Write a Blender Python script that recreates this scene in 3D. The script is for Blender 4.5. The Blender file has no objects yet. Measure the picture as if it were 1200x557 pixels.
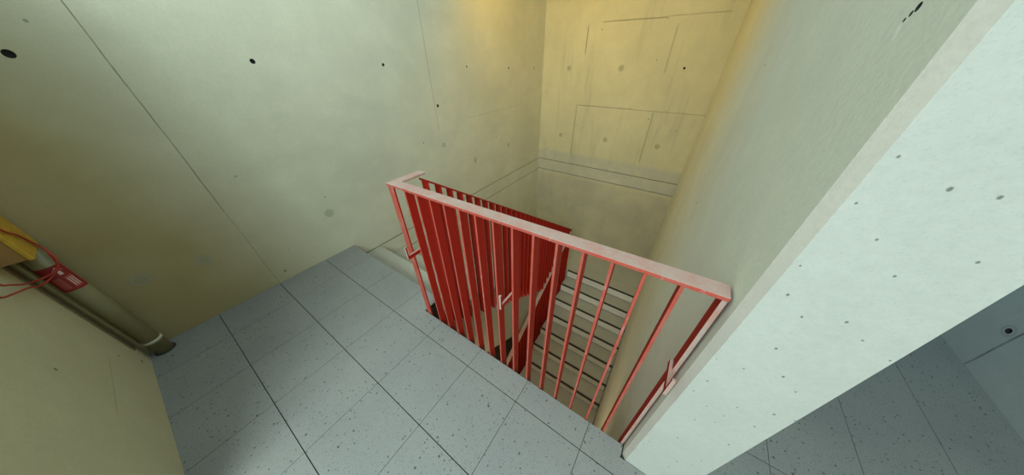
import bpy, bmesh, math, random
from mathutils import Vector, Matrix
random.seed(7)
scene = bpy.context.scene
COL = scene.collection

# ------------------------------------------------------------------ materials
class NT:
    """small helper to write shader maths"""
    def __init__(s, name):
        s.m = bpy.data.materials.new(name); s.m.use_nodes = True
        s.t = s.m.node_tree; s.n = s.t.nodes; s.l = s.t.links
        s.b = s.n['Principled BSDF']
        s.tc = s.n.new('ShaderNodeTexCoord')
        s.sep = s.n.new('ShaderNodeSeparateXYZ'); s.l.new(s.tc.outputs['Object'], s.sep.inputs[0])
    def ax(s, a): return s.sep.outputs['xyz'.index(a)]
    def put(s, inp, v):
        if isinstance(v, (int, float)): inp.default_value = v
        elif isinstance(v, tuple): inp.default_value = v if len(v) == 4 or inp.type == 'VECTOR' else v + (1,)
        else: s.l.new(v, inp)
    def math(s, op, a, b=None, c=None, clamp=False):
        n = s.n.new('ShaderNodeMath'); n.operation = op; n.use_clamp = clamp
        s.put(n.inputs[0], a)
        if b is not None: s.put(n.inputs[1], b)
        if c is not None: s.put(n.inputs[2], c)
        return n.outputs[0]
    def mix(s, f, a, b, blend='MIX'):
        n = s.n.new('ShaderNodeMix'); n.data_type = 'RGBA'; n.blend_type = blend
        s.put(n.inputs[0], f); s.put(n.inputs[6], a); s.put(n.inputs[7], b)
        return n.outputs[2]
    def noise(s, scale, detail=4, rough=.55, stretch=None, off=0):
        n = s.n.new('ShaderNodeTexNoise'); n.inputs['Scale'].default_value = scale
        n.inputs['Detail'].default_value = detail; n.inputs['Roughness'].default_value = rough
        mp = s.n.new('ShaderNodeMapping'); s.l.new(s.tc.outputs['Object'], mp.inputs[0])
        mp.inputs['Scale'].default_value = stretch or (1, 1, 1)
        mp.inputs['Location'].default_value = (off, off*1.7, off*.3)
        s.l.new(mp.outputs[0], n.inputs['Vector'])
        return n.outputs[0]
    def voro(s, scale, stretch=None, off=0):
        n = s.n.new('ShaderNodeTexVoronoi'); n.inputs['Scale'].default_value = scale
        mp = s.n.new('ShaderNodeMapping'); s.l.new(s.tc.outputs['Object'], mp.inputs[0])
        mp.inputs['Scale'].default_value = stretch or (1, 1, 1)
        mp.inputs['Location'].default_value = (off, off*1.3, off*.7)
        if stretch and 0 in stretch:                    # on a flat face: cells in the plane of the face
            n.voronoi_dimensions = '2D'
            sp = s.n.new('ShaderNodeSeparateXYZ'); cx = s.n.new('ShaderNodeCombineXYZ'); s.l.new(mp.outputs[0], sp.inputs[0])
            k = [i for i in range(3) if stretch[i]]
            s.l.new(sp.outputs[k[0]], cx.inputs[0]); s.l.new(sp.outputs[k[1]], cx.inputs[1])
            s.l.new(cx.outputs[0], n.inputs['Vector'])
        else: s.l.new(mp.outputs[0], n.inputs['Vector'])
        return n.outputs['Distance'], n.outputs['Color']
    def ramp(s, v, a, b, lo=0., hi=1.):
        n = s.n.new('ShaderNodeMapRange'); n.inputs[1].default_value = a; n.inputs[2].default_value = b
        n.inputs[3].default_value = lo; n.inputs[4].default_value = hi; n.clamp = True
        s.put(n.inputs[0], v); return n.outputs[0]
    def seg(s, a, pos, b, lo, hi, w, strength=1., wob=None, fade=.03):
        """mask of a thin joint: a = pos, for b from lo to hi"""
        v = s.ax(a)
        if wob is not None: v = s.math('ADD', v, wob)
        d = s.math('ABSOLUTE', s.math('SUBTRACT', v, pos))
        m = s.ramp(d, w*.5, w*1.4, strength, 0)
        m1 = s.ramp(s.ax(b), lo-fade, lo+fade); m2 = s.ramp(s.ax(b), hi-fade, hi+fade, 1, 0)
        return s.math('MULTIPLY', m, s.math('MULTIPLY', m1, m2))
    def spot(s, p, r, strength=1., soft=.5):
        """mask of a round stain about point p (three coordinates)"""
        v = s.n.new('ShaderNodeVectorMath'); v.operation = 'DISTANCE'
        s.l.new(s.tc.outputs['Object'], v.inputs[0]); v.inputs[1].default_value = p
        return s.ramp(v.outputs['Value'], r*(1-soft), r, strength, 0)
    def add(s, masks):
        r = masks[0]
        for m in masks[1:]: r = s.math('MAXIMUM', r, m)
        return r
    def bump(s, h, strength=.3, dist=.01):
        n = s.n.new('ShaderNodeBump'); n.inputs['Strength'].default_value = strength
        n.inputs['Distance'].default_value = dist; s.l.new(h, n.inputs['Height'])
        s.l.new(n.outputs[0], s.b.inputs['Normal'])
    def col(s, c): s.put(s.b.inputs['Base Color'], c)

def concrete(name, base, segs=(), spots=(), rings=(), pit=0., pit_scale=26, dark=.80, stain=None, rough=.82, flat=(1, 1, 1), pit_r=.10, pale=()):
    s = NT(name)
    big = s.noise(1.1, 5, .6); mid = s.noise(5, 6, .65, off=3); fine = s.noise(70, 3, .6, off=9)
    grain = s.noise(260, 2, .5, off=5)
    b2 = tuple(c*dark for c in base)
    c = s.mix(s.ramp(big, .35, .68), base, b2)
    c = s.mix(s.ramp(mid, .42, .72, 0, .30), c, tuple(x*.80 for x in base))
    c = s.mix(s.ramp(mid, .48, .28, 0, .25), c, tuple(min(1, x*1.10) for x in base))
    c = s.mix(s.ramp(fine, .35, .75, 0, .22), c, tuple(x*.66 for x in base))
    c = s.mix(s.ramp(grain, .55, .75, 0, .25), c, tuple(x*.6 for x in base))
    wob = s.math('MULTIPLY', s.math('SUBTRACT', s.noise(3.5, 3, .6, off=2), .5), .012)
    h = s.math('ADD', s.math('MULTIPLY', fine, .35), s.math('MULTIPLY', mid, .5))
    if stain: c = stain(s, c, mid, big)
    if spots: c = s.mix(s.add([s.spot(*q) for q in spots]), c, tuple(x*.40 for x in base))
    if pale: c = s.mix(s.add([s.spot(*q) for q in pale]), c, (.86, .84, .74))
    if rings:
        ms = []
        for p, r, st in rings:
            v = s.n.new('ShaderNodeVectorMath'); v.operation = 'DISTANCE'
            s.l.new(s.tc.outputs['Object'], v.inputs[0]); v.inputs[1].default_value = p
            d = s.math('ABSOLUTE', s.math('SUBTRACT', v.outputs['Value'], r))
            ms.append(s.ramp(d, .002, .009, st, 0))
        c = s.mix(s.add(ms), c, tuple(x*.5 for x in base))
    if segs:
        brk = s.ramp(s.noise(9, 3, .6, off=7), .25, .5, .55, 1)
        mk = s.math('MULTIPLY', s.add([s.seg(*q, wob=wob) for q in segs]), brk)
        c = s.mix(mk, c, tuple(x*.22 for x in base))
        h = s.math('SUBTRACT', h, s.math('MULTIPLY', mk, 2.5))
    if pit:
        d, cc = s.voro(pit_scale, flat)
        sp = s.n.new('ShaderNodeSeparateColor'); s.l.new(cc, sp.inputs[0])
        rad = s.ramp(sp.outputs[0], 1-pit, 1, .025, pit_r)
        hole = s.ramp(s.math('SUBTRACT', d, rad), -.014, .014, 1, 0)
        hole = s.math('MULTIPLY', hole, s.ramp(sp.outputs[0], 1-pit, 1-pit+.01))
        c = s.mix(s.math('MULTIPLY', hole, .8), c, tuple(x*.20 for x in base))
        h = s.math('SUBTRACT', h, s.math('MULTIPLY', hole, 2.))
    s.col(c); s.b.inputs['Roughness'].default_value = rough
    s.bump(h, .35, .006)
    return s.m

def plain(name, c, rough=.5, metal=0., var=.15, scale=12, spec=.5):
    s = NT(name)
    n = s.noise(scale, 4, .6)
    s.col(s.mix(s.ramp(n, .35, .7), c, tuple(x*(1-var) for x in c)))
    s.b.inputs['Roughness'].default_value = rough; s.b.inputs['Metallic'].default_value = metal
    s.b.inputs['Specular IOR Level'].default_value = spec
    s.bump(n, .1, .002)
    return s.m

def red_paint(name, c, worn, amount, scratches=.0):
    s = NT(name)
    n = s.noise(9, 5, .65); f = s.noise(60, 3, .6, off=4)
    m = s.ramp(s.math('ADD', s.math('MULTIPLY', n, .7), s.math('MULTIPLY', f, .3)), .38, .66, 0, amount)
    col = s.mix(m, c, worn)
    if scratches:
        g = s.noise(38, 4, .7, (1, 1, .25), off=11)
        col = s.mix(s.ramp(g, 1-.30-scratches, .78, 0, .8), col, (.42, .36, .33))
    s.col(col); s.b.inputs['Roughness'].default_value = .5; s.b.inputs['Specular IOR Level'].default_value = .25
    s.bump(f, .08, .001)
    return s.m

def granite(name, joint=False):
    s = NT(name)
    n = s.noise(2.2, 4, .6); f = s.noise(240, 2, .6, off=2)
    att = s.n.new('ShaderNodeAttribute'); att.attribute_name = 'tone'
    base = s.mix(s.ramp(n, .3, .7), (.285, .287, .262), (.24, .242, .226))
    base = s.mix(att.outputs['Fac'], base, (.20, .205, .198))
    base = s.mix(s.ramp(f, .45, .7, 0, .55), base, (.15, .155, .155))
    base = s.mix(s.ramp(f, .45, .25, 0, .4), base, (.46, .46, .44))
    for sc, p, r, k in ((36, .30, .14, .95), (100, .42, .28, .42), (15, .30, .08, .95)):
        d, cc = s.voro(sc, (1, 1, 0), off=sc)
        sp = s.n.new('ShaderNodeSeparateColor'); s.l.new(cc, sp.inputs[0])
        rad = s.ramp(sp.outputs[0], 1-p, 1, .02, r)
        hole = s.math('MULTIPLY', s.ramp(s.math('SUBTRACT', d, rad), -.03, .03, 1, 0), s.ramp(sp.outputs[0], 1-p, 1-p+.02))
        base = s.mix(s.math('MULTIPLY', hole, k), base, (.035, .037, .04))
    s.col(base); s.b.inputs['Roughness'].default_value = .55
    s.bump(f, .12, .002)
    return s.m

CB = (.70, .69, .53)
W_Y = 4.95                                             # back wall
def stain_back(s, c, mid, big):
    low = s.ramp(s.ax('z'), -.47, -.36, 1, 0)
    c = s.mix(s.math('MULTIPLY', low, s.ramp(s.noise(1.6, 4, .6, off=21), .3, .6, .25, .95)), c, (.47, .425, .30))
    band = s.math('MULTIPLY', s.ramp(s.ax('z'), -.41, -.39), s.ramp(s.ax('z'), .02, .09, 1, 0))
    c = s.mix(s.math('MULTIPLY', band, s.ramp(mid, .3, .7, .25, .8)), c, (.47, .46, .40))
    streak = s.noise(7, 4, .6, (1, 1, .12), off=31)
    return s.mix(s.ramp(streak, .56, .72, 0, .35), c, (.40, .37, .27))
def streak_shade_left(s, c, mid, big):
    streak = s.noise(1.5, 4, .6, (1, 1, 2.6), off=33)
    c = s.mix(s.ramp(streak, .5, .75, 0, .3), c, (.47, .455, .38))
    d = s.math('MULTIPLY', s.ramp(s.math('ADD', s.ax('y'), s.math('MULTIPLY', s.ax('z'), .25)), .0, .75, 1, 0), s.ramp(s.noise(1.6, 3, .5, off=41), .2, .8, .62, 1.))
    return s.mix(s.math('MULTIPLY', d, .92), c, (.31, .235, .062))   # shade in the near corner, painted brown into the wall colour

left_holes = [(-.117, 1.684, .019), (.743, 1.647, .017), (1.725, 1.609, .015), (2.315, 1.187, .019), (3.834, 1.527, .014), (2.895, 1.569, .011)]
left_plugs = [(.75, .438, .030), (-.115, .458, .032), (-.40, .492, .034), (2.89, .37, .026), (3.80, .381, .026), (2.31, .724, .022), (4.62, 1.506, .018)]
back_holes = [(2.277, 1.512, .018)]
back_plugs = [(.517, 1.50, .03), (1.403, 1.507, .034), (.479, .386, .03), (1.372, .408, .034), (2.249, .415, .034)]
M_left = concrete('concrete_left_wall', CB, segs=[
    ('y', .1405, 'z', .0, .75, .004, .3), ('y', .1405, 'z', .75, 3.2, .0026, .8), ('y', 2.27, 'z', .9, 3.2, .004, .45),
    ('z', -.169, 'y', .83, 5, .006, .9), ('z', -.40, 'y', .83, 5, .006, .85), ('z', .98, 'y', 2.8, 4.2, .004, .25), ('y', 4.2, 'z', 1.0, 1.3, .004, .3)],
    spots=[((0, y, z), r*1.7, .45, .6) for y, z, r in left_plugs] + [((0, .31, .96), .012, .7, .5)],
    rings=[((0, y, z), r, .55) for y, z, r in left_plugs], pit=.014, pit_scale=9, flat=(0, 1, 1), dark=.86, stain=streak_shade_left)
M_back = concrete('concrete_back_wall', (.70, .635, .39), segs=[
    ('z', .94, 'x', .74, 1.75, .007, .6), ('z', .935, 'x', 1.75, 2.75, .006, .4), ('x', .742, 'z', .05, .95, .014, .38), ('x', 2.045, 'z', .10, .93, .014, .35),
    ('x', .775, 'z', 1.70, 2.06, .009, .6), ('x', 2.04, 'z', 1.45, 2.0, .012, .3), ('z', 2.09, 'x', 1.0, 1.9, .007, .6), ('z', 2.10, 'x', 1.9, 2.6, .007, .35),
    ('z', -.155, 'x', -1, 3, .007, .9), ('z', -.38, 'x', -1, 3, .007, .85)],
    spots=[((x, W_Y, z), r*1.7, .6, .6) for x, z, r in back_plugs] + [((2.28, W_Y, -.98), .014, .9, .4), ((.69, W_Y, -.96), .014, .9, .4)],
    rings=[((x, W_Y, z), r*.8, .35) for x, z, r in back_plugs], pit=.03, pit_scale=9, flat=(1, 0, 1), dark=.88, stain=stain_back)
M_right = concrete('concrete_dividing_wall', (.78, .77, .62), pit=.03, pit_scale=9, flat=(0, 1, 1), dark=.90, pale=[((2.895, .788, 1.669), .007, .7, .5), ((2.895, .792, 1.676), .0075, .7, .5), ((2.895, .796, 1.682), .007, .6, .5)])
M_end = concrete('concrete_wall_end', (.53, .525, .465), pit=.46, pit_scale=20, pit_r=.050, flat=(1, 0, .7), dark=.93)
M_edge = concrete('concrete_edge', (.66, .60, .50), pit=.2, pit_scale=20)
M_near = concrete('concrete_near_wall', (.62, .585, .37), pit=.02, pit_scale=9, flat=(1, 0, 1), dark=.92, segs=[('z', .33, 'x', .42, .9, .004, .2)])
M_pass = concrete('concrete_passage_wall', (.50, .50, .46), pit=.15, pit_scale=14, segs=[('y', 2.346, 'z', 0, 3, .006, .8)], rings=[((4.61, 2.40, .294), .032, .5)])
M_conc = concrete('concrete_grey', (.38, .37, .315), pit=.1, dark=.85)
M_ceil = concrete('concrete_ceiling', (.62, .52, .30), pit=.1)
M_tread = concrete('concrete_tread', (.47, .455, .37), dark=.85)
M_riser = concrete('concrete_riser_lit', (.84, .82, .72), dark=.9)  # daylight on the risers put into a lighter concrete
M_tile = granite('granite_paver')
M_joint = plain('dark_joint', (.035, .036, .035), .9)
M_strip = plain('dark_antislip', (.035, .034, .032), .8)
M_red = red_paint('red_paint', (.40, .012, .005), (.31, .014, .008), .6)
M_palered = red_paint('pale_red_paint', (.46, .060, .036), (.44, .13, .095), .8, .12)  # paler scratched red, laid on faces by their direction
M_rail = red_paint('pale_red_top', (.48, .25, .20), (.46, .37, .31), .95, .18)  # dust and the sky's reflection, both put into the pale red
M_hole = plain('hole_dark', (.05, .045, .04), .95)
M_pipe = plain('galvanised_pipe', (.30, .275, .14), .5, .15, .25, 9)
M_yel = plain('yellow_wrap', (.62, .37, .03), .6, 0, .3, 20)
M_brown = plain('brown_board', (.36, .20, .06), .65, 0, .3, 6)
M_cable = plain('red_cable', (.48, .045, .02), .45)
M_lab = plain('label_red', (.30, .015, .018), .5)
M_labw = plain('label_white', (.85, .62, .58), .5)
M_lablt = plain('label_pale_red', (.42, .08, .07), .5)
M_clip = plain('pale_clip', (.62, .60, .45), .5)
M_brk = plain('olive_trim', (.22, .19, .10), .6, .2)

# ------------------------------------------------------------------ mesh helpers
class MB:
    def __init__(s): s.bm = bmesh.new(); s.mats = []
    def mi(s, m):
        if m not in s.mats: s.mats.append(m)
        return s.mats.index(m)
    def poly(s, pts, m):
        f = s.bm.faces.new([s.bm.verts.new(p) for p in pts]); f.material_index = s.mi(m); return f
    def prism(s, base, vec, m, bevel=0.):
        """closed solid: polygon base (3-D points) swept by vec"""
        vec = Vector(vec); i = s.mi(m)
        a = [s.bm.verts.new(p) for p in base]; b = [s.bm.verts.new(Vector(p)+vec) for p in base]
        n = len(a); fs = [s.bm.faces.new(a[::-1]), s.bm.faces.new(b)]
        for k in range(n): fs.append(s.bm.faces.new((a[k], a[(k+1) % n], b[(k+1) % n], b[k])))
        for f in fs: f.material_index = i
        bmesh.ops.recalc_face_normals(s.bm, faces=fs); s.bm.normal_update()
        if bevel:
            es = list({e for f in fs for e in f.edges})
            r = bmesh.ops.bevel(s.bm, geom=es, offset=bevel, segments=2, profile=.5, affect='EDGES')
            for f in r['faces']: f.material_index = i
            s.bm.normal_update()
        return fs
    def box(s, x0, x1, y0, y1, z0, z1, m, bevel=0.):
        return s.prism([(x0, y0, z0), (x1, y0, z0), (x1, y1, z0), (x0, y1, z0)], (0, 0, z1-z0), m, bevel)
    def tube(s, pts, r, m, n=10, cap=True):
        i = s.mi(m); pts = [Vector(p) for p in pts]; rings = []
        ref = None
        for k, p in enumerate(pts):
            t = (pts[min(k+1, len(pts)-1)]-pts[max(k-1, 0)]).normalized()
            if ref is None: ref = t.orthogonal().normalized()
            ref = (ref - t*ref.dot(t)).normalized(); w = t.cross(ref)
            rr = r[k] if isinstance(r, (list, tuple)) else r
            rings.append([s.bm.verts.new(p+rr*(math.cos(2*math.pi*j/n)*ref+math.sin(2*math.pi*j/n)*w)) for j in range(n)])
        for a, b in zip(rings, rings[1:]):
            for j in range(n):
                f = s.bm.faces.new((a[j], a[(j+1) % n], b[(j+1) % n], b[j])); f.material_index = i; f.smooth = True
        if cap:
            for rg in (rings[0][::-1], rings[-1]):
                f = s.bm.faces.new(rg); f.material_index = i
    def build(s, name, parent=None, smooth=False):
        bmesh.ops.recalc_face_normals(s.bm, faces=s.bm.faces[:])
        if parent is not None: bmesh.ops.translate(s.bm, vec=-wloc(parent), verts=s.bm.verts[:])
        me = bpy.data.meshes.new(name); s.bm.to_mesh(me); s.bm.free()
        for m in s.mats: me.materials.append(m)
        o = bpy.data.objects.new(name, me); COL.objects.link(o)
        if parent is not None: o.parent = parent
        return o
def wloc(o):
    v = Vector((0, 0, 0))
    while o is not None: v += o.location; o = o.parent
    return v
def thing(name, label, cat, loc, group=None):
    o = bpy.data.objects.new(name, None); COL.objects.link(o); o.location = loc; o.empty_display_size = .1
    tag(o, label, cat, group); return o
def tag(o, label, cat, group=None):
    o['label'] = label; o['category'] = cat
    if group: o['group'] = group
def struct(o, label=None):
    o['kind'] = 'structure'
    if label: o['label'] = label
    return o
def carve(o, cutters):
    """bore real tie holes: cutters = [(centre, axis, radius, depth, squash)]"""
    bm = bmesh.new()
    for c, ax, r, d, sq in cutters:
        q = Vector((0, 0, 1)).rotation_difference(Vector(ax)).to_matrix().to_4x4()
        bmesh.ops.create_cone(bm, cap_ends=True, segments=14, radius1=r, radius2=r*.8, depth=d*2,
                              matrix=Matrix.Translation(c) @ q @ Matrix.Diagonal((1, sq, 1, 1)))
    me = bpy.data.meshes.new('bore'); bm.to_mesh(me); bm.free(); me.materials.append(M_hole)
    co = bpy.data.objects.new('bore', me); COL.objects.link(co)
    md = o.modifiers.new('b', 'BOOLEAN'); md.operation = 'DIFFERENCE'; md.object = co; md.solver = 'EXACT'
    if hasattr(md, 'material_mode'): md.material_mode = 'TRANSFER'
    bpy.context.view_layer.update()
    dg = bpy.context.evaluated_depsgraph_get()
    new = bpy.data.meshes.new_from_object(o.evaluated_get(dg))
    o.modifiers.clear(); o.data = new
    bpy.data.objects.remove(co, do_unlink=True)

# ------------------------------------------------------------------ the setting
G, RS = .265, .176                     # going and riser of both flights
SL = RS/G
EDGE_U, EDGE_W = .826, .676            # landing edge at the stair head, at the well
X_U, X_L0, X_L1 = 1.345, 1.44, 2.90    # upper flight's free side, lower flight's sides
MID = -11*RS                           # middle landing
NOSE_L = 3.80                          # first nosing of the lower flight
H_W = 3.05
def xw(y): return 2.9245-.0375*y       # stair face of the dividing wall

# floor: slab with pavers laid on it, open joints between them
b = MB()
b.prism([(0, -3.2, -.22), (4.61, -3.2, -.22), (4.61, 6.2, -.22), (3.0, 6.2, -.22), (3.0, EDGE_W-.004, -.22),
         (X_U, EDGE_W-.004, -.22), (X_U, EDGE_U-.004, -.22), (0, EDGE_U-.004, -.22)], (0, 0, .208), M_joint)
tone = {}
cols = [0, .3395, .735, 1.143, 1.544, 1.938, 2.316, 2.713, 3.11, 3.51, 3.88, 4.25, 4.61]
rows = [-3.2, -2.72, -2.31, -1.90, -1.49, -1.08, -.68, -.271, .139, .533, None]
jx, jy = .0013, .0022
def paver(x0, x1, y0, y1):
    fs = b.box(x0+jx, x1-jx, y0+jy, y1-jy, -.03, 0, M_tile)
    t = random.random()**1.6*.85
    for f in fs: tone[f] = t
for i in range(12):
    x0, x1 = cols[i], cols[i+1]
    for j in range(len(rows)-2): paver(x0, x1, rows[j], rows[j+1])
    if i < 8:
        if x1 <= X_U: paver(x0, x1, .533, EDGE_U+jy)
        elif i == 7:
            fs = b.prism([(x0+jx, .533+jy, -.03), (x1-jx, .533+jy, -.03), (x1-jx, .619, -.03), (2.893, .619, -.03), (2.893, EDGE_W, -.03), (x0+jx, EDGE_W, -.03)], (0, 0, .03), M_tile)
            for f in fs: tone[f] = .35
        elif x0 >= X_U: paver(x0, x1, .533, EDGE_W+jy)
        else:
            fs = b.prism([(x0+jx, .533+jy, -.03), (x1-jx, .533+jy, -.03), (x1-jx, EDGE_W, -.03), (X_U, EDGE_W, -.03), (X_U, EDGE_U, -.03), (x0+jx, EDGE_U, -.03)], (0, 0, .03), M_tile)
            for f in fs: tone[f] = .3
    else:
        yy = [.533, 1.0, 3.1, 4.6, 6.2]
        for q in range(4): paver(max(x0, 3.12) if i == 8 else x0, x1, yy[q], yy[q+1])
lay = b.bm.faces.layers.float.new('tone')
for f, t in tone.items():
    if f.is_valid: f[lay] = t
floor = struct(b.build('floor'))

# walls
b = MB(); b.box(-.25, 0, -3.2, W_Y+.25, -4.3, H_W, M_left)
wl = struct(b.build('wall_left'))
carve(wl, [((0, y, z), (1, 0, 0), r, .02, 1.) for y, z, r in left_holes])
b = MB(); b.box(0, 3.1, W_Y, W_Y+.25, -4.3, H_W, M_back)
wb = struct(b.build('wall_back'))
carve(wb, [((x, W_Y, z), (0, 1, 0), r, .02, 1.) for x, z, r in back_holes])
# dividing wall with a small chamfer at its free end
b = MB()
b.prism([(xw(.645), .645, -.22), (2.918, .622, -.22), (3.135, .622, -.22), (3.13, W_Y, -.22), (xw(W_Y), W_Y, -.22)], (0, 0, H_W+.22), M_right)
for f in b.bm.faces:
    if f.normal.x < -.5 and f.normal.y < -.3: f.material_index = b.mi(M_edge)
    elif f.normal.y < -.9: f.material_index = b.mi(M_end)
b.prism([(xw(.69), .69, -4.3), (3.135, .69, -4.3), (3.13, W_Y, -4.3), (xw(W_Y), W_Y, -4.3)], (0, 0, 4.08), M_right)
wr = struct(b.build('wall_right'))
# gouge high on the stair face of the dividing wall
carve(wr, [((xw(.794), .794, 1.690), (1, 0, 0), .0035, .008, 1.), ((xw(.786), .786, 1.697), (1, 0, 0), .0045, .010, 1.), ((xw(.777), .777, 1.704), (1, 0, 0), .007, .014, 1.)])
b = MB(); b.box(0, 1.47, -.89, -.64, 0, 2.5, M_near)
wn = struct(b.build('wall_near'))
b = MB(); b.box(4.61, 4.86, -3.2, 6.2, -.22, H_W, M_pass)
wp = struct(b.build('wall_passage'))
carve(wp, [((4.61, 2.40, .294), (1, 0, 0), .020, .02, 1.)])
b = MB(); b.box(-.25, 3.1, 2.35, 5.2, H_W, H_W+.22, M_ceil); b.box(3.1, 4.86, -1.7, 6.4, H_W, H_W+.22, M_ceil); struct(b.build('ceiling_blocker'))  # unseen slabs, their extent shaped to block sky light
b = MB(); b.prism([(0, 3.477, MID-.22), (1.345, 3.477, MID-.22), (1.345, 3.73, MID-.22), (1.436, 3.73, MID-.22), (1.436, 4.066, MID-.22), (2.75, 4.066, MID-.22), (2.75, W_Y, MID-.22), (0, W_Y, MID-.22)], (0, 0, .22), M_tread); struct(b.build('floor_middle'))
b = MB(); b.box(0, 3.1, .2, W_Y, -4.5, -4.3, M_conc); struct(b.build('floor_lower'))
b = MB(); b.box(0, 3.0, .3, EDGE_W-.05, -4.3, -.22, M_conc); struct(b.build('wall_under_landing'))

# ------------------------------------------------------------------ stair flights
st = thing('stair_flight', 'upper concrete stair flight going down along the left wall, behind the red balustrade', 'stairs', (.67, EDGE_U, -.2))
for k in range(1, 11):
    z = -RS*k; y0 = EDGE_U+G*(k-1); y1 = y0+G
    b = MB(); b.box(.004, X_U, y0-.03, y1, z-.17, z, M_tread, .004)
    b.build('step', st)
b = MB()
ya, yb = EDGE_U-.02, EDGE_U+10*G
b.prism([(1.20, ya, -.20), (1.20, yb, -.20-(yb-ya)*SL), (1.20, yb, -1.20-(yb-ya)*SL), (1.20, ya, -1.20)], (X_U-1.20, 0, 0), M_conc)
b.build('stringer', st)
lo = thing('stair_flight', 'lower concrete stair flight seen through the red bars beside the dividing wall', 'stairs', (2.1, 2.3, -3.2))
for k in range(0, 12):
    z = MID-RS*k; y0 = NOSE_L-G*k; y1 = y0+G
    b = MB()
    b.box(X_L0, xw(y0)-.013, y0, y1+(.03 if k else 0), z-.16, z, M_tread, .004)
    for f in b.bm.faces:
        if f.normal.y < -.9: f.material_index = b.mi(M_riser)
    t = b.build('step', lo)
    b = MB(); b.box(X_L0+.005, xw(y0)-.003, y0-.008, y0+.030, z-.008, z+.002, M_strip); b.build('nosing_strip', t)

# ------------------------------------------------------------------ red balustrades
Y_F = .68
def paint(b, test):
    wi = b.mi(M_palered)
    for f in b.bm.faces:
        if test(f): f.material_index = wi
TOP_L, TOP_R = 1.098, 1.135            # the old rail rises a little to the wall
def zt(x): return TOP_L+(x-1.41)*(TOP_R-TOP_L)/1.48
fb = thing('balustrade', 'red flat-bar balustrade along the landing edge, its end by the dividing wall', 'railing', (2.15, Y_F+.025, 0))
x0, x1 = 1.425, 2.892
b = MB(); b.prism([(x0-.055, Y_F-.006, zt(x0)-.014), (x1, Y_F-.006, zt(x1)-.014), (x1, Y_F-.006, zt(x1)), (x0-.055, Y_F-.006, zt(x0))], (0, .060, 0), M_rail, .002)
for f in b.bm.faces:
    if f.normal.y < -.8 or f.normal.z < -.5: f.material_index = b.mi(M_palered)
b.build('top_rail', fb)
b = MB(); b.box(x0-.055, x0-.006, Y_F+.002, Y_F+.012, -.20, zt(x0)-.012, M_red, .001)
paint(b, lambda f: f.normal.y < -.8)
b.build('end_post', fb)
for k in range(0, 15):
    x = 2.885-.0975*k
    w = .0052 if k else .0065
    b = MB(); b.box(x-w, x+w, Y_F, Y_F+.050, -.20, zt(x)-.012, M_red, .001)
    paint(b, lambda f: f.normal.y < -.8)
    if k == 0:
        for f in b.bm.faces:
            if f.normal.y < -.8: f.material_index = b.mi(M_rail)
    b.build('baluster', fb)
# brackets for a handrail, welded to the side of three bars
for k, z in ((14, .672), (7, .690), (0, .728)):
    x = 2.885-.0975*k-(.005 if k else .007)
    b = MB()
    b.prism([(x, .600, z), (x, .720, z), (x, .720, z+.026), (x, .600, z+.026)], (-.011, 0, 0), M_red, .001)
    b.box(x-.011, x, .592, .602, z, z+.090, M_red, .001)
    for f in b.bm.faces:
        if f.normal.z > .8 or f.normal.y < -.8: f.material_index = b.mi(M_rail)
    b.build('handrail_bracket', fb)

F0, F1 = 1.365, 1.425                  # fins of the stair balustrades, across the rail
def nu(y): return -(y-EDGE_U)*SL       # nosing line, upper flight
def nl(y): return MID-(NOSE_L-y)*SL    # nosing line, lower flight
Y0, Y1 = .905, 3.715
ub = thing('balustrade', 'red finned balustrade sloping down the upper stair flight', 'railing', (1.395, Y0, 0))
RT = 1.105
b = MB()
b.prism([(F0, Y0-.015, nu(.90)+RT), (F0, Y1, nu(Y1)+RT-.06), (F0, Y1, nu(Y1)+RT-.072), (F0, Y0-.015, nu(.90)+RT-.014)], (F1-F0, 0, 0), M_red, .001)
b.build('sloping_rail', ub)
b = MB(); b.box(F0-.004, F1-.006, Y_F+.055, Y0, 1.082, 1.096, M_rail, .002); b.build('return_rail', ub)
n = 32
for k in range(n):
    y = Y0+(Y1-Y0-.006)*k/(n-1)
    ztop = nu(y)+RT-.012-.06*(y-Y0)/(Y1-Y0); zbot = min(max(nu(y)-.31, nl(y)+1.112), ztop-.02)
    b = MB(); b.prism([(F0, y, zbot), (F1, y, zbot), (F1, y, ztop), (F0, y, ztop)], (0, .006, 0), M_red)
    paint(b, lambda f: f.normal.x > .8)
    b.build('baluster', ub)
lb = thing('balustrade', 'red finned balustrade of the lower stair flight, below the upper one', 'railing', (1.40, 3.7, MID))
b = MB()
L0 = .95
b.prism([(F0+.01, L0, nl(L0)+1.1), (F0+.01, Y1, nl(Y1)+1.1-.03), (F0+.01, Y1, nl(Y1)+1.1-.044), (F0+.01, L0, nl(L0)+1.1-.014)], (F1-F0, 0, 0), M_rail, .001)
b.build('sloping_rail', lb)
for k in range(n):
    y = L0+(Y1-L0-.006)*k/(n-1)
    zb, zt_ = nl(y)-.31, nl(y)+1.1-.015-.03*(y-L0)/(Y1-L0)
    b = MB(); b.prism([(F0+.01, y, zb), (F1+.01, y, zb), (F1+.01, y, zt_), (F0+.01, y, zt_)], (0, .006, 0), M_red)
    paint(b, lambda f: f.normal.x > .8)
    b.build('baluster', lb)
b = MB(); b.box(F0, F1, Y1, Y1+.010, nl(Y1)-.1, nu(Y1)+RT-.066, M_red, .001); b.build('end_post', lb)

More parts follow.
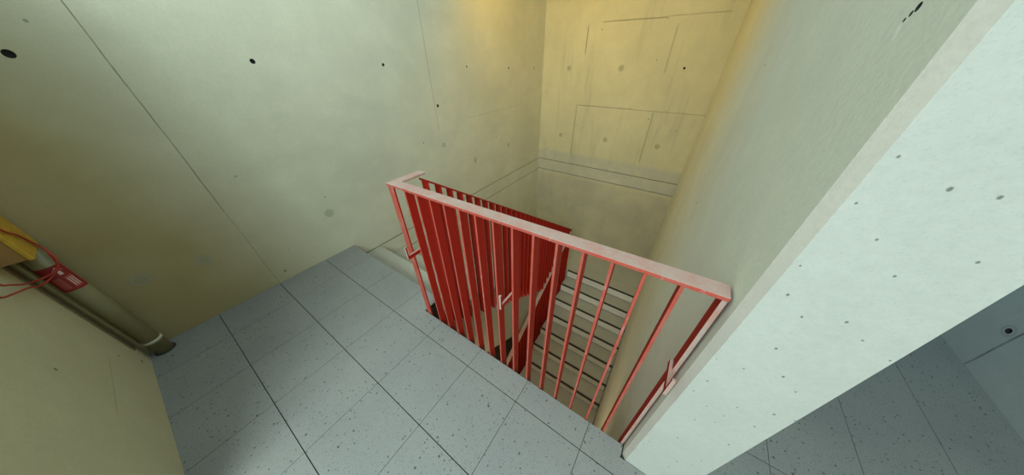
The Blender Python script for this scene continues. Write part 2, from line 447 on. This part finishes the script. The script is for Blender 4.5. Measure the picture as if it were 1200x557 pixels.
# ------------------------------------------------------------------ corner: pipe, cable, board
PX, PY, PR = .088, -.568, .042
pipe = thing('downpipe', 'grey metal downpipe in the left corner, running into the paving', 'pipe', (PX, PY, 0))
b = MB(); b.tube([(PX, PY, -.02), (PX, PY, .5), (PX, PY, .884)], PR, M_pipe, 28); b.build('pipe_body', pipe)
b = MB(); b.tube([(PX, PY, -.01), (PX, PY, .006)], PR+.008, M_strip, 28); b.build('floor_collar', pipe)
b = MB(); b.tube([(PX, PY, .108), (PX, PY, .128)], PR+.004, M_clip, 28); b.box(.0, .05, PY-.012, PY+.012, .110, .126, M_clip); b.build('clamp', pipe)
# wrapped red sticker with arrow, on the side of the pipe towards the stairs
a0 = math.atan2(.568, 2.58)
def wrap(a, z, r): return (PX+r*math.cos(a), PY+r*math.sin(a), z)
def patch(b, aa, ab, za, zb, r, m, n=10):
    for k in range(n):
        u, v = aa+(ab-aa)*k/n, aa+(ab-aa)*(k+1)/n
        b.poly([wrap(u, za, r), wrap(v, za, r), wrap(v, zb, r), wrap(u, zb, r)], m)
b = MB(); patch(b, a0-1.15, a0+1.25, .625, .785, PR+.0010, M_lab); 
st_ = b.build('warning_sticker', pipe); st_['label'] = 'red sticker with white arrow pointing up'
b = MB(); patch(b, a0+1.05, a0+1.25, .625, .785, PR+.0016, M_lablt, 3)
patch(b, a0-.75, a0-.15, .64, .715, PR+.0016, M_lablt, 4)
patch(b, a0+.1, a0+.75, .64, .715, PR+.0016, M_lablt, 4)
for q in range(3): patch(b, a0+.2+.2*q, a0+.28+.2*q, .65, .705, PR+.0022, M_labw, 2)
b.build('sticker_print', st_)
b = MB(); r = PR+.0022
def W(u, v): return wrap(a0+.25+u/PR, .75+v, r)
b.poly([W(-.006, -.022), W(.006, -.022), W(.006, .002), W(-.006, .002)], M_labw)
b.poly([W(-.018, .002), W(.018, .002), W(0, .024)], M_labw)
b.build('sticker_arrow', st_)

bx = thing('wall_box', 'brown box with yellow front fixed in the left corner above the pipe', 'box', (.13, -.59, .885))
b = MB(); b.box(.004, .250, -.639, -.545, .885, 1.60, M_brown, .004); b.build('box_body', bx)
for xa, xb in ((.010, .118), (.128, .256)):
    b = MB(); b.box(xa, xb, -.547, -.529, .880, 1.60, M_yel, .005); b.build('front_board', bx)
tr = MB(); tr.box(.090, .143, -.6405, -.634, .13, .852, M_brk, .001)  # olive band on the near wall, set as a thin strip
tag(tr.build('olive_strip'), 'flat olive-brown strip upright on the near wall beside the pipe', 'strip')

# camera model, also used to read depths off for the cable
CX, CZ, F = 2.67175482, 1.645, 293.9159237
FW = Vector((-.46221315, .67029043, -.58057708)); RT_ = Vector((.82689461, .56228257, -.00914423)); UP = Vector((-.32031908, .48430264, .81415394))
def smooth(pts, m=8):
    out = []; P = [Vector(p) for p in pts]
    for i in range(len(P)-1):
        p0, p1, p2, p3 = P[max(i-1, 0)], P[i], P[i+1], P[min(i+2, len(P)-1)]
        for j in range(m):
            t = j/m
            out.append(.5*((2*p1)+(p2-p0)*t+(2*p0-5*p1+4*p2-p3)*t*t+(3*p1-p0-3*p2+p3)*t**3))
    return out+[P[-1]]
cb = MB(); CR = .0042
cb.tube(smooth([(.30, -.522, 1.20), (.235, -.522, 1.043), (.158, -.522, .982), (.112, -.521, .911), (.112, -.516, .86), (.135, -.515, .815), (.150, -.545, .765),
                (.178, -.600, .757), (.307, -.604, .805), (.413, -.600, .858), (.468, -.600, .89), (.62, -.56, 1.0)]), CR, M_cable, 8)
cb.tube(smooth([(.118, -.517, .85), (.138, -.530, .780), (.150, -.570, .742), (.20, -.604, .735), (.319, -.604, .787), (.485, -.600, .843), (.576, -.600, .88), (.72, -.56, .98)]), CR, M_cable, 8)
cb.tube(smooth([(.62, -.56, 1.0), (.66, -.53, 1.12), (.50, -.52, 1.25), (.30, -.522, 1.20)]), CR, M_cable, 8)
cb.tube(smooth([(.72, -.56, .98), (.76, -.53, 1.05), (.66, -.53, 1.12)]), CR, M_cable, 8)
tag(cb.build('cable'), 'orange-red cable looped loosely round the pipe in the left corner', 'cable')

# ------------------------------------------------------------------ light
def area(name, loc, target, sx, sy, power, color):
    l = bpy.data.lights.new(name, 'AREA'); l.shape = 'RECTANGLE'; l.size = sx; l.size_y = sy; l.energy = power; l.color = color
    o = bpy.data.objects.new(name, l); COL.objects.link(o); o.location = loc
    o.rotation_euler = (Vector(target)-Vector(loc)).to_track_quat('-Z', 'Y').to_euler(); return o
area('daylight', (3.3, -2.8, 3.8), (.9, 1.4, .3), 3.0, 1.6, 250, (.86, 1.0, .95))
l = area('stair_lamp', (1.0, 3.1, H_W-.1), (1.25, 4.95, 1.0), 1.4, .8, 26, (1.0, .58, .0))
area('passage_blue_fill', (3.87, 6.15, 1.7), (3.87, 0, .6), 1.4, 2.4, 34, (.16, .55, 1.0))  # added unseen light that tints the passage blue
area('lower_lamp', (1.95, .68, -1.7), (2.0, 3.0, -2.4), 1.0, 1.2, 11, (1.0, .80, .50))
w = bpy.data.worlds.new('sky'); scene.world = w; w.use_nodes = True
w.node_tree.nodes['Background'].inputs[0].default_value = (.64, .89, 1.0, 1); w.node_tree.nodes['Background'].inputs[1].default_value = 1.32

# ------------------------------------------------------------------ camera
cd = bpy.data.cameras.new('camera'); cam = bpy.data.objects.new('camera', cd); COL.objects.link(cam)
cd.sensor_fit = 'HORIZONTAL'; cd.sensor_width = 36; cd.lens = 36*F/1200; cd.clip_start = .02; cd.clip_end = 100
R = Matrix((RT_, UP, -FW)).transposed().to_4x4()
cam.matrix_world = Matrix.Translation((CX, 0, CZ)) @ R
scene.camera = cam
vs = scene.view_settings; vs.view_transform = 'Standard'; vs.look = 'None'; vs.gamma = 1; vs.use_curve_mapping = False; vs.exposure = 0
scene.cycles.use_denoising = True
scene.cycles.max_bounces = 8; scene.cycles.diffuse_bounces = 5
